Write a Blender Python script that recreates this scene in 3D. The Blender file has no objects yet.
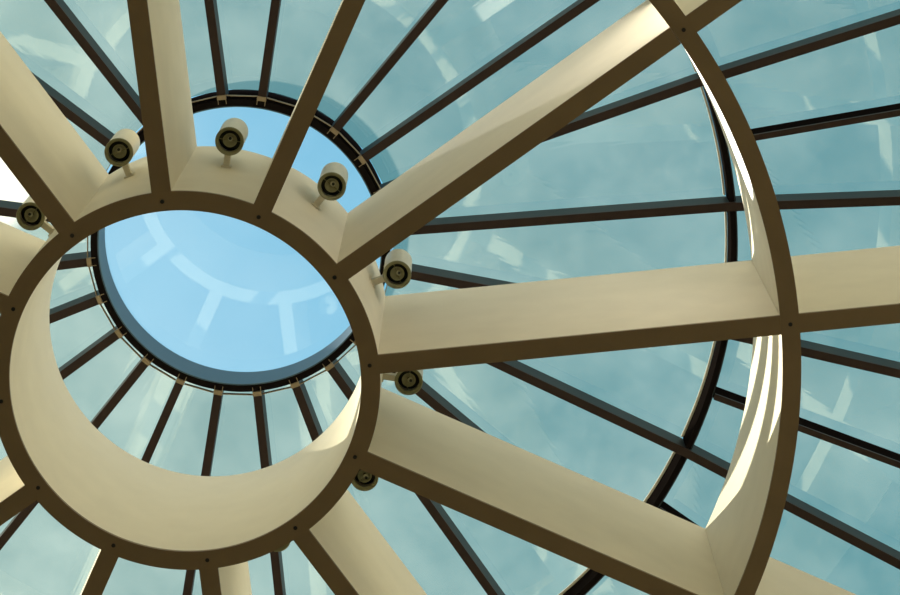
import bpy, bmesh, math, random
from mathutils import Vector, Matrix

# ------------------------------------------------------------------ layout
S = 20.0                     # metres per survey unit
EYE = 1.6                    # camera height
FPX = 2750.6
CX, CY, PH = -0.1035*S, 0.2530*S, -0.1011        # axis of the rotunda, heading of the level beam
RI, RO, QI, QO = 0.0660*S, 0.0732*S, 0.2239*S, 0.2309*S
BW, BH = 0.0036*S, 0.1032*S                      # half width and depth of the fins
ZB = 1.0*S + EYE                                 # underside of the fins
WALL = 0.42*S
GR, GZ = 0.0702*S, 1.2593*S + EYE                # glazing ring
PR, PZ = 0.2261*S, 1.2395*S + EYE                # purlin
SLOPE_OUT = (1.2215-1.2395)/(0.28-0.2261)
WM, HM = 0.0020*S, 0.0190*S                      # glazing bar half width, depth
R = math.radians

scene = bpy.context.scene
cam_d = bpy.data.cameras.new('camera'); cam = bpy.data.objects.new('camera', cam_d)
scene.collection.objects.link(cam); scene.camera = cam
cam_d.sensor_width = 36.0; cam_d.lens = FPX*36.0/900.0
cam_d.clip_start = 0.1; cam_d.clip_end = 500
M = Matrix(((0.99999134, -0.00089415, 0.00406605), (0.0, -0.97666356, -0.21477498), (0.00416320, 0.21477312, -0.97665510)))
cam.matrix_world = Matrix.Translation((0, 0, EYE)) @ M.to_4x4()

# sun: travels towards SUN_AZ, coming down at SUN_EL
SUN_EL, SUN_AZ = R(47.6), PH - R(27.8)
trav = Vector((math.cos(SUN_AZ)*math.cos(SUN_EL), math.sin(SUN_AZ)*math.cos(SUN_EL), -math.sin(SUN_EL)))
sl = bpy.data.lights.new('sun', 'SUN'); so = bpy.data.objects.new('sun', sl)
scene.collection.objects.link(so)
so.rotation_euler = trav.to_track_quat('-Z', 'Y').to_euler(); so.location = (-20, 15, 60)
sl.energy = 14.5; sl.angle = R(0.53); sl.color = (1.0, 0.955, 0.88)

scene.view_settings.view_transform = 'Standard'; scene.view_settings.look = 'None'
scene.view_settings.gamma = 1.0; scene.view_settings.use_curve_mapping = False
scene.view_settings.exposure = 0.0

def pix_dir(px, py):
    return (M @ Vector((px-450, -(py-297.5), -FPX))).normalized()

def make_world():
    w = bpy.data.worlds.new('sky'); scene.world = w; w.use_nodes = True
    nt = w.node_tree; nt.nodes.clear(); N = nt.nodes.new; L = nt.links.new
    tc = N('ShaderNodeTexCoord'); sep = N('ShaderNodeSeparateXYZ'); L(tc.outputs['Generated'], sep.inputs[0])
    ramp = N('ShaderNodeValToRGB'); cr = ramp.color_ramp
    cr.elements[0].position = 0.0; cr.elements[0].color = (1.0, 1.0, 1.0, 1)
    cr.elements[1].position = 1.0; cr.elements[1].color = (0.095, 0.46, 0.73, 1)
    for p, c in ((0.5, (0.95, 0.98, 1.0)), (0.80, (0.55, 0.82, 1.0)), (0.91, (0.12, 0.53, 0.79))):
        e = cr.elements.new(p); e.color = (*c, 1)
    L(sep.outputs['Z'], ramp.inputs[0])
    dot = N('ShaderNodeVectorMath'); dot.operation = 'DOT_PRODUCT'
    L(tc.outputs['Generated'], dot.inputs[0]); dot.inputs[1].default_value = tuple(-trav)
    mr = N('ShaderNodeMapRange'); mr.inputs[1].default_value = 0.77; mr.inputs[2].default_value = 0.98
    L(dot.outputs['Value'], mr.inputs[0])
    mx = N('ShaderNodeMix'); mx.data_type = 'RGBA'; mx.inputs[7].default_value = (0.62, 0.95, 1.1, 1)
    L(mr.outputs[0], mx.inputs[0]); L(ramp.outputs[0], mx.inputs[6])
    # thin high cloud
    nz = N('ShaderNodeTexNoise'); nz.inputs['Scale'].default_value = 9; nz.inputs['Detail'].default_value = 5
    nz.inputs['Roughness'].default_value = 0.55
    L(tc.outputs['Generated'], nz.inputs['Vector'])
    m2 = N('ShaderNodeMapRange'); m2.inputs[1].default_value = 0.47; m2.inputs[2].default_value = 0.75
    m2.inputs[3].default_value = 0.0; m2.inputs[4].default_value = 0.16
    L(nz.outputs[0], m2.inputs[0])
    mx2 = N('ShaderNodeMix'); mx2.data_type = 'RGBA'; mx2.inputs[7].default_value = (0.60, 0.8, 0.95, 1)
    L(m2.outputs[0], mx2.inputs[0]); L(mx.outputs[2], mx2.inputs[6])
    # a bright cloud low on the left of the view
    d2 = N('ShaderNodeVectorMath'); d2.operation = 'DOT_PRODUCT'
    L(tc.outputs['Generated'], d2.inputs[0]); d2.inputs[1].default_value = tuple(pix_dir(-30, 165))
    m3 = N('ShaderNodeMapRange'); m3.interpolation_type = 'SMOOTHSTEP'
    m3.inputs[1].default_value = math.cos(85/FPX); m3.inputs[2].default_value = math.cos(45/FPX)
    L(d2.outputs['Value'], m3.inputs[0])
    mx3 = N('ShaderNodeMix'); mx3.data_type = 'RGBA'; mx3.inputs[7].default_value = (3.0, 3.0, 3.0, 1)
    L(m3.outputs[0], mx3.inputs[0]); L(mx2.outputs[2], mx3.inputs[6])
    bg = N('ShaderNodeBackground'); bg.inputs[1].default_value = 1.0
    out = N('ShaderNodeOutputWorld'); L(mx3.outputs[2], bg.inputs[0]); L(bg.outputs[0], out.inputs[0])
make_world()

# ------------------------------------------------------------------ materials
def mat(name, col, rough=0.5, metal=0.0, var=0.0, scale=6.0, spec=0.5):
    m = bpy.data.materials.new(name); m.use_nodes = True
    nt = m.node_tree; b = nt.nodes['Principled BSDF']
    b.inputs['Roughness'].default_value = rough; b.inputs['Metallic'].default_value = metal
    b.inputs['Specular IOR Level'].default_value = spec
    b.inputs['Base Color'].default_value = (*col, 1)
    if var:
        tc = nt.nodes.new('ShaderNodeTexCoord'); nz = nt.nodes.new('ShaderNodeTexNoise')
        nz.inputs['Scale'].default_value = scale; nz.inputs['Detail'].default_value = 6
        nt.links.new(tc.outputs['Object'], nz.inputs['Vector'])
        mr = nt.nodes.new('ShaderNodeMapRange'); mr.inputs[1].default_value = 0.3; mr.inputs[2].default_value = 0.7
        mr.inputs[3].default_value = 1-var; mr.inputs[4].default_value = 1+var
        nt.links.new(nz.outputs[0], mr.inputs[0])
        vm = nt.nodes.new('ShaderNodeVectorMath'); vm.operation = 'SCALE'; vm.inputs[0].default_value = col
        nt.links.new(mr.outputs[0], vm.inputs['Scale']); nt.links.new(vm.outputs[0], b.inputs['Base Color'])
    return m

def glass(name, tint, dust, refl):
    m = bpy.data.materials.new(name); m.use_nodes = True
    nt = m.node_tree; nt.nodes.clear(); N = nt.nodes.new; L = nt.links.new
    tr = N('ShaderNodeBsdfTransparent'); tr.inputs[0].default_value = (*tint, 1)
    tl = N('ShaderNodeBsdfTranslucent'); tl.inputs[0].default_value = (0.80, 0.88, 0.86, 1)
    gl = N('ShaderNodeBsdfGlossy'); gl.inputs['Roughness'].default_value = 0.0; gl.inputs[0].default_value = (0.95, 1, 1, 1)
    tc = N('ShaderNodeTexCoord'); nz = N('ShaderNodeTexNoise'); nz.inputs['Scale'].default_value = 1.1
    nz.inputs['Detail'].default_value = 7; nz.inputs['Roughness'].default_value = 0.62
    L(tc.outputs['Object'], nz.inputs['Vector'])
    mr = N('ShaderNodeMapRange'); mr.inputs[1].default_value = 0.35; mr.inputs[2].default_value = 0.7
    mr.inputs[3].default_value = dust*0.55; mr.inputs[4].default_value = dust*1.5
    L(nz.outputs[0], mr.inputs[0])
    a = N('ShaderNodeMixShader'); L(mr.outputs[0], a.inputs[0]); L(tr.outputs[0], a.inputs[1]); L(tl.outputs[0], a.inputs[2])
    lw = N('ShaderNodeLayerWeight'); lw.inputs[0].default_value = 0.5
    p = N('ShaderNodeMath'); p.operation = 'POWER'; p.inputs[1].default_value = 5; L(lw.outputs['Facing'], p.inputs[0])
    q = N('ShaderNodeMath'); q.operation = 'MULTIPLY_ADD'; q.inputs[1].default_value = 1-refl; q.inputs[2].default_value = refl
    L(p.outputs[0], q.inputs[0])
    b = N('ShaderNodeMixShader'); L(q.outputs[0], b.inputs[0]); L(a.outputs[0], b.inputs[1]); L(gl.outputs[0], b.inputs[2])
    o = N('ShaderNodeOutputMaterial'); L(b.outputs[0], o.inputs[0])
    return m

CREAM = mat('cream_plaster', (0.86, 0.81, 0.69), 0.6, var=0.03, scale=3)
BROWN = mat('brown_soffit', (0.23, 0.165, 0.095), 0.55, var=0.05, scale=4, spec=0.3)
BOLT = mat('black_bolt', (0.01, 0.01, 0.01), 0.6)
BLACK = mat('black_steel', (0.010, 0.008, 0.008), 0.9, spec=0.0)
CAP = mat('dark_bronze', (0.030, 0.018, 0.015), 0.5, var=0.06, scale=5, spec=0.2)
WEB = mat('grey_blue_metal', (0.024, 0.035, 0.040), 0.5, spec=0.15)
CURB_SKY = mat('sky_tinted_curb', (0.065, 0.115, 0.15), 0.45, spec=0.4)  # sky reflected on the dark inner face, put into the base colour
TAN = mat('tan_clamp', (0.30, 0.235, 0.15), 0.5, metal=0.3)
SEAL = mat('white_sealant', (0.85, 0.80, 0.68), 0.6)
LAMP = mat('white_lamp_enamel', (0.74, 0.69, 0.56), 0.35, var=0.05, scale=30)
RIM = mat('olive_lamp_rim', (0.27, 0.26, 0.14), 0.5)
REFL = mat('olive_reflector', (0.44, 0.43, 0.26), 0.4)
BULBM = mat('pale_bulb_glass', (0.62, 0.60, 0.42), 0.2)
DARKIN = mat('dark_lamp_inside', (0.025, 0.03, 0.02), 0.6)
WALLM = mat('pale_drum_plaster', (0.78, 0.74, 0.65), 0.8, var=0.04, scale=1)
FLOORM = mat('stone_floor', (0.56, 0.49, 0.40), 0.6, var=0.12, scale=1.5)
TEAL = glass('teal_glass', (0.79, 0.775, 0.685), 0.042, 0.07)
CLEAR = glass('clear_glass', (0.98, 0.985, 0.99), 0.008, 0.04)

# ------------------------------------------------------------------ helpers
C = scene.collection
def link(name, bm, m, parent=None, loc=(0, 0, 0), rz=0.0, smooth=False):
    bmesh.ops.recalc_face_normals(bm, faces=bm.faces[:])
    me = bpy.data.meshes.new(name); bm.to_mesh(me); bm.free()
    me.materials.append(m)
    if smooth:
        me.shade_smooth(); me.set_sharp_from_angle(angle=R(40))
    o = bpy.data.objects.new(name, me); C.objects.link(o)
    o.parent = parent; o.location = loc; o.rotation_euler = (0, 0, rz)
    return o
def tag(o, label, cat, group=None):
    o['label'] = label; o['category'] = cat
    if group: o['group'] = group
    return o
def thing(name, loc, rz=0.0):
    o = bpy.data.objects.new(name, None); C.objects.link(o)
    o.empty_display_size = 0.2; o.location = loc; o.rotation_euler = (0, 0, rz)
    return o
def struct(name, bm, m, **k):
    o = link(name, bm, m, **k); o['kind'] = 'structure'; return o
def copy_tree(o, parent=None):
    c = o.copy(); C.objects.link(c); c.parent = parent
    for ch in list(o.children): copy_tree(ch, c)
    return c
def hexa(bm, pts):
    """eight points: four of the bottom loop, four of the top loop"""
    v = [bm.verts.new(p) for p in pts]
    for f in ((3, 2, 1, 0), (4, 5, 6, 7), (0, 1, 5, 4), (1, 2, 6, 5), (2, 3, 7, 6), (3, 0, 4, 7)):
        bm.faces.new([v[i] for i in f])
def box(bm, x0, x1, y0, y1, z0, z1):
    hexa(bm, [(x0, y0, z0), (x1, y0, z0), (x1, y1, z0), (x0, y1, z0), (x0, y0, z1), (x1, y0, z1), (x1, y1, z1), (x0, y1, z1)])
def sloped(bm, x0, z0, x1, z1, y0, y1, h):
    hexa(bm, [(x0, y0, z0), (x1, y0, z1), (x1, y1, z1), (x0, y1, z0), (x0, y0, z0+h), (x1, y0, z1+h), (x1, y1, z1+h), (x0, y1, z0+h)])
def ring(bm, prof, n=192, a0=0.0):
    """closed profile of (r, z) swept round the z axis"""
    L = []
    for i in range(n):
        t = a0 + 2*math.pi*i/n
        L.append([bm.verts.new((r*math.cos(t), r*math.sin(t), z)) for r, z in prof])
    k = len(prof)
    for i in range(n):
        for j in range(k):
            bm.faces.new((L[i][j], L[(i+1) % n][j], L[(i+1) % n][(j+1) % k], L[i][(j+1) % k]))
def rect(r0, r1, z0, z1): return [(r0, z0), (r1, z0), (r1, z1), (r0, z1)]
def disc(bm, r, z0, z1, n=32, c=(0, 0)):
    lo = [bm.verts.new((c[0]+r*math.cos(2*math.pi*i/n), c[1]+r*math.sin(2*math.pi*i/n), z0)) for i in range(n)]
    hi = [bm.verts.new((v.co.x, v.co.y, z1)) for v in lo]
    bm.faces.new(lo[::-1]); bm.faces.new(hi)
    for i in range(n): bm.faces.new((lo[i], lo[(i+1) % n], hi[(i+1) % n], hi[i]))
def at(r, ang, z=0.0):
    """ang in degrees, counted the way they turn in the view from below, zero along the level beam"""
    t = PH - R(ang)
    return (CX + r*math.cos(t), CY + r*math.sin(t), z)
AX = lambda z: (CX, CY, z)

# ------------------------------------------------------------------ building shell
bm = bmesh.new(); disc(bm, WALL+0.3, -0.25, 0.0, 96); struct('floor', bm, FLOORM, loc=AX(0))
ZW = PZ + SLOPE_OUT*(WALL-PR)
bm = bmesh.new(); ring(bm, rect(WALL, WALL+0.3, 0.0, ZW-0.02), 96, PH); struct('wall_round', bm, WALLM, loc=AX(0), smooth=True)

# ------------------------------------------------------------------ fins
SO = 0.03     # thickness of the brown soffit plate
def ring_beam(r0, r1, label, extra):
    t = thing('ring_beam', AX(ZB)); tag(t, label, 'beam')
    bm = bmesh.new(); ring(bm, rect(r0, r1, SO, BH), 240); link('ring_wall', bm, CREAM, t, smooth=True)
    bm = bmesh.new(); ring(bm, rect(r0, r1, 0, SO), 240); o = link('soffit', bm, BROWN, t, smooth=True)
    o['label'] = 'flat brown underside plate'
    rm = (r0+r1)/2
    first = None
    for k in range(12):
        x, y, _ = at(rm, 30*k)
        if first is None:
            bm = bmesh.new(); disc(bm, 0.0155, -0.006, 0.002, 16); first = link('bolt', bm, BOLT, t); b = first
        else:
            b = first.copy(); C.objects.link(b); b.parent = t
        b.location = (x-CX, y-CY, 0)
    return t
ring_beam(RI, RO, 'round cream ring beam with brown underside framing the blue oculus', 0)
ring_beam(QI, QO, 'large curved cream ring beam sweeping down the right side, striped by sunlight', 0)

def radial_beam():
    t = thing('radial_beam', (0, 0, 0))
    x0, x1 = 0.0, math.sqrt(QI**2-BW**2)-RO
    x2, x3 = math.sqrt(QO**2-BW**2)-RO, WALL-RO+0.01
    bm = bmesh.new(); box(bm, x0, x1, -BW, BW, SO, BH); link('inner_span', bm, CREAM, t)
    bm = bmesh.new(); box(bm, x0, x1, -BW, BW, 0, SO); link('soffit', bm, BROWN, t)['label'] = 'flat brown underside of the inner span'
    bm = bmesh.new(); box(bm, x2, x3, -BW, BW, SO, BH); link('outer_span', bm, CREAM, t)
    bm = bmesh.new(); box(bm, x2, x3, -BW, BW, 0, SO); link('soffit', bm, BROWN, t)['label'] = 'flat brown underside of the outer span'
    return t
beam_labels = {
 0: 'cream radial beam running nearly level to the right edge, through the large ring beam',
 1: 'cream radial beam rising to the upper right, partly sunlit near the large ring beam',
 2: 'radial beam leaning up right to the top edge, only its brown underside and a thin sunlit edge showing',
 3: 'cream radial beam rising almost straight up to the top edge, left of the spotlight against blue sky',
 4: 'broad cream radial beam running to the upper left corner, below two dark glazing bars',
 5: 'cream radial beam at the left edge, under the leftmost spotlight',
 6: 'short end of a cream radial beam at the left edge, level with the lower half of the oculus ring',
 7: 'pale radial beam stub at the lower left edge of the picture',
 8: 'brown radial beam underside dropping to the bottom edge at lower left, no cream face showing',
 9: 'short radial beam dropping straight to the bottom edge below the ring beam, peach face on its right',
 10: 'cream radial beam descending right to the bottom edge under the lowest clear spotlight',
 11: 'long broad cream radial beam descending to the lower right, meeting the large ring beam',
}
proto = radial_beam()
for k in range(12):
    o = proto if k == 0 else copy_tree(proto)
    o.location = at(math.sqrt(RO**2-BW**2), 30*k, ZB); o.rotation_euler = (0, 0, PH-R(30*k))
    tag(o, beam_labels[k], 'beam', 'radial beams spreading from the ring beam')

# ------------------------------------------------------------------ skylight frame
def arc(bm, a0, a1, r0, r1, z0, z1, n=8):
    V = []
    for i in range(n+1):
        x, y, _ = at(1.0, a0+(a1-a0)*i/n); x -= CX; y -= CY
        V.append([bm.verts.new((x*r, y*r, z)) for r, z in ((r0, z0), (r1, z0), (r1, z1), (r0, z1))])
    for p, q in zip(V, V[1:]):
        for j in range(4): bm.faces.new((p[j], p[(j+1) % 4], q[(j+1) % 4], q[j]))
    bm.faces.new(V[0]); bm.faces.new(V[-1])
t = thing('oculus_frame', AX(GZ)); tag(t, 'black round frame with inner face coloured blue for reflected sky, holding the clear oculus glass', 'frame')
CH = (1.2830-1.2593)*S
r_in, r_out = 0.0660*S, 0.0697*S
bm = bmesh.new(); ring(bm, rect(r_in+0.012, r_out, 0.0, CH), 192); link('ring_body', bm, BLACK, t, smooth=True)
bm = bmesh.new(); ring(bm, rect(r_out, r_out+0.007, 0.10, 0.030*S), 192); link('outer_collar', bm, BLACK, t, smooth=True)
bm = bmesh.new(); ring(bm, rect(r_in, r_in+0.012, 0.006, CH+0.01), 192); link('sky_tinted_face', bm, CURB_SKY, t, smooth=True)['label'] = 'inner face coloured slate blue for reflected sky'
bm = bmesh.new(); ring(bm, rect(r_in+0.015, r_out, CH+0.012, CH+0.05), 192); link('glass_clip', bm, BLACK, t, smooth=True)

for k in range(24):
    bm = bmesh.new(); arc(bm, 15*k+1.85, 15*k+13.15, 0.07134*S, 0.07164*S, 0.0, 0.05, 1)
    link('edge_rail', bm, TAN, t)['label'] = 'thin tan rail at the glass edge'

# purlin: 24 lengths bolted between the bars into one steel hoop
t = thing('purlin_ring', AX(PZ)); tag(t, 'thin black steel hoop carrying the glazing bars, seen beside the large ring beam', 'frame')
for k in range(24):
    a0, a1 = 15*k+0.50, 15*k+14.50
    bm = bmesh.new(); arc(bm, a0, a1, PR+0.032, PR+0.082, 0.036, HM-0.010); link('hoop_length', bm, BLACK, t)
    bm = bmesh.new(); arc(bm, a0, a1, PR+0.084, PR+0.094, 0.036, 0.12); link('outer_flange', bm, WEB, t)['label'] = 'grey outer flange'

def glazing_bar(full):
    t = thing('glazing_bar', (0, 0, 0))
    w = WM if full else WM*0.7
    x0 = 0.0 if full else PR-GR+0.096
    xp = PR-GR; x3 = WALL-GR
    z = lambda x: (PZ-GZ)*x/xp if x <= xp else (PZ-GZ)+SLOPE_OUT*(x-xp)
    segs = [(0.0, xp), (xp, x3)] if full else [(x0, x3)]
    bm = bmesh.new(); bm2 = bmesh.new()
    for a, b in segs:
        za, zb = (z(a), z(b)) if full else (SLOPE_OUT*(a-xp)+PZ-GZ, SLOPE_OUT*(b-xp)+PZ-GZ)
        sloped(bm, a, za, b, zb, -w, w, 0.035)
        sloped(bm2, a, za+0.035, b, zb+0.035, -w*0.86, w*0.86, HM-0.045)
    link('cap', bm, CAP, t)['label'] = 'dark brown underside cap'
    link('web', bm2, WEB if full else BLACK, t)['label'] = 'grey blue side web'
    if full:
        bm = bmesh.new(); box(bm, -0.008, 0.034, -0.042, 0.042, -0.018, 0.03); box(bm, -0.05, -0.008, -0.040, -0.034, -0.010, 0.0); box(bm, -0.05, -0.008, 0.034, 0.040, -0.010, 0.0)
        link('clamp', bm, TAN, t)['label'] = 'small tan clamp at the oculus frame'
    return t
bar_labels = {
 0: 'dark glazing bar running level to the right edge, just above the level radial beam',
 1: 'dark glazing bar rising gently to the upper right corner across the large ring beam',
 2: 'dark glazing bar rising steeply right to the top edge, just above the sunlit radial beam',
 3: 'dark glazing bar rising to the top edge, first one right of the leaning beam',
 4: 'dark glazing bar behind the leaning brown radial beam at the top',
 5: 'dark glazing bar rising to the top edge just left of the leaning radial beam',
 6: 'dark glazing bar rising to the top edge above the spotlight against blue sky',
 7: 'dark glazing bar hidden behind the nearly upright radial beam at the top',
 8: 'dark glazing bar slanting to the top edge, just left of the upright radial beam',
 9: 'dark glazing bar slanting up left from behind the second spotlight from the left',
 10: 'dark glazing bar behind the broad upper left radial beam',
 11: 'dark glazing bar at the left edge, beside the leftmost spotlight',
 12: 'uppermost dark glazing bar seen inside the ring beam at its left',
 13: 'second glazing bar down the left inside of the ring beam',
 14: 'third glazing bar down the left inside of the ring beam, sloping down left',
 15: 'dark glazing bar inside the ring beam reaching down left, fourth from the top left',
 16: 'glazing bar inside the ring beam, second left of the lowest point of the oculus',
 17: 'dark glazing bar inside the ring beam just left of the lowest point of the oculus',
 18: 'dark glazing bar dropping straight down below the oculus, seen again beneath the ring beam',
 19: 'glazing bar below the oculus leaning right, first right of the straight one',
 20: 'dark glazing bar descending right below the oculus and on past the lowest clear spotlight',
 21: 'dark glazing bar descending right from the spotlight under the level radial beam',
 22: 'long dark glazing bar crossing the hoop between the level beam and the lower right beam',
 23: 'dark glazing bar emerging beside the spotlight above the level radial beam',
}
proto = glazing_bar(True)
for k in range(24):
    o = proto if k == 0 else copy_tree(proto)
    o.location = at(GR, 15*k, GZ); o.rotation_euler = (0, 0, PH-R(15*k))
    tag(o, bar_labels[k], 'glazing bar', 'long glazing bars under the glass roof')
short_labels = {
 0.5: 'short thin glazing bar right of the large ring beam, first above the level dark bar',
 1.5: 'short thin glazing bar beyond the large ring beam near the top right corner',
 -0.5: 'short thin glazing bar behind the outer part of the level radial beam',
 -1.5: 'short thin glazing bar starting at the hoop just under the level radial beam',
 -2.5: 'short thin glazing bar behind the foot of the large ring beam, lower right',
 -3.5: 'short thin glazing bar near the bottom edge, just beyond the hoop',
}
proto = glazing_bar(False)
for i, k in enumerate(short_labels):
    o = proto if i == 0 else copy_tree(proto)
    o.location = at(GR, 15*k, GZ); o.rotation_euler = (0, 0, PH-R(15*k)); o.name = 'short_glazing_bar'
    tag(o, short_labels[k], 'glazing bar', 'short glazing bars outside the hoop')

# ------------------------------------------------------------------ glass
n = 1
bm = bmesh.new(); disc(bm, r_in+0.014, 0.0, 0.02, 192); struct('window_%d' % n, bm, CLEAR, loc=AX(GZ+CH+0.012))
def wedge(a0, a1, r0, z0, r1, z1, h, chord=False, n=8):
    """a sloping slab between two radii; its inner edge straight when chord is set"""
    bm = bmesh.new(); V = []
    for i in range(n+1):
        t = i/n; a = a0+(a1-a0)*t
        ri = r0/math.cos(R(a-(a0+a1)/2))*math.cos(R((a1-a0)/2)) if chord else r0
        row = []
        for r, z in ((ri, z0), (r1, z1)):
            x, y, _ = at(r, a); row += [bm.verts.new((x, y, z)), bm.verts.new((x, y, z+h))]
        V.append(row)
    for p, q in zip(V, V[1:]):
        for i, j in ((0, 1), (1, 3), (3, 2), (2, 0)): bm.faces.new((p[i], p[j], q[j], q[i]))
    bm.faces.new([V[0][i] for i in (0, 1, 3, 2)]); bm.faces.new([V[-1][i] for i in (0, 1, 3, 2)])
    return bm
zi = lambda r: GZ + HM + (PZ-GZ)*(r-GR)/(PR-GR)
for k in range(24):
    n += 1
    a0, a1 = 15*k+0.02, 15*k+14.98
    o = struct('window_%d' % n, wedge(a0, a1, 0.0720*S, zi(0.0720*S), PR+0.03, zi(PR+0.03), 0.016, True), TEAL)
    link('edge_seal', wedge(a0+0.6, a1-0.6, PR+0.008, zi(PR)-0.028, PR+0.029, zi(PR)-0.028, 0.020), SEAL, o)
for k in range(48):
    n += 1
    a0, a1 = 7.5*k+0.02, 7.5*k+7.48
    z0 = PZ+HM+SLOPE_OUT*0.06; z1 = PZ+HM+SLOPE_OUT*(WALL+0.3-PR)
    struct('window_%d' % n, wedge(a0, a1, PR+0.06, z0, WALL+0.3, z1, 0.016), TEAL)

# ------------------------------------------------------------------ spotlights
LR, LZ, LL = 0.0838*S, 1.0565*S+EYE, 0.0245*S
def spotlight():
    t = thing('spotlight', (0, 0, 0)); r = 0.110
    bm = bmesh.new(); ring(bm, [(r-0.012, 0.01), (r, 0.01), (r, LL), (r-0.02, LL+0.02), (0.02, LL+0.02), (0.02, LL+0.01), (r-0.03, LL+0.01), (r-0.012, LL-0.02)], 48)
    link('housing', bm, LAMP, t, smooth=True)
    bm = bmesh.new(); ring(bm, [(0.084, 0.018), (r-0.004, -0.004), (r+0.002, -0.002), (r+0.002, 0.012), (r-0.013, 0.012), (0.084, 0.03)], 48)
    link('rim', bm, RIM, t, smooth=True)['label'] = 'olive front rim'
    bm = bmesh.new(); disc(bm, r-0.016, 0.14, 0.15, 48); link('back_plate', bm, DARKIN, t)['label'] = 'dark inner back plate'
    bm = bmesh.new(); ring(bm, [(0.012, 0.10), (0.035, 0.085), (0.053, 0.05), (0.056, 0.05), (0.040, 0.095), (0.014, 0.115)], 40)
    link('reflector', bm, REFL, t, smooth=True)['label'] = 'olive dished reflector'
    bm = bmesh.new(); bmesh.ops.create_uvsphere(bm, u_segments=20, v_segments=12, radius=0.022, matrix=Matrix.Translation((0.012, 0, 0.062)))
    link('bulb', bm, BULBM, t, smooth=True)['label'] = 'pale glass bulb'
    bm = bmesh.new(); disc(bm, 0.012, 0.0365, 0.05, 16, (0.016, 0)); link('bulb_tip', bm, DARKIN, t)['label'] = 'dark bulb tip'
    bm = bmesh.new(); box(bm, -0.003, 0.003, -0.083, 0.083, 0.052, 0.057); link('crossbar', bm, RIM, t)
    bm = bmesh.new(); box(bm, -(LR-RO)+0.0, -(r-0.003), -0.024, 0.024, 0.03, 0.10); link('mounting_arm', bm, LAMP, t)
    bm = bmesh.new(); box(bm, -(LR-RO)+0.001, -(LR-RO)+0.014, -0.04, 0.04, 0.01, 0.12); link('wall_plate', bm, LAMP, t)
    return t
lamp_labels = {
 135: 'white cylinder spotlight at the left edge, leftmost of all, half behind a radial beam',
 105: 'white cylinder spotlight second from the left, in front of a dark glazing bar',
 75: 'white cylinder spotlight above the ring beam against clear blue sky, between two upright beams',
 45: 'white cylinder spotlight between the leaning beam and the sunlit upper right beam',
 15: 'white cylinder spotlight right of the ring beam, just above the level radial beam',
 -15: 'spotlight just under the level radial beam, only its olive front and glass ring showing',
 -45: 'spotlight half hidden under the junction of ring beam and lower right beam',
 -75: 'spotlight almost wholly hidden, a sliver showing below the ring beam near the bottom edge',
}
proto = spotlight()
for i, a in enumerate(lamp_labels):
    o = proto if i == 0 else copy_tree(proto)
    o.location = at(LR, a, LZ); o.rotation_euler = (0, 0, PH-R(a))
    tag(o, lamp_labels[a], 'spotlight', 'spotlights around the outside of the ring beam')
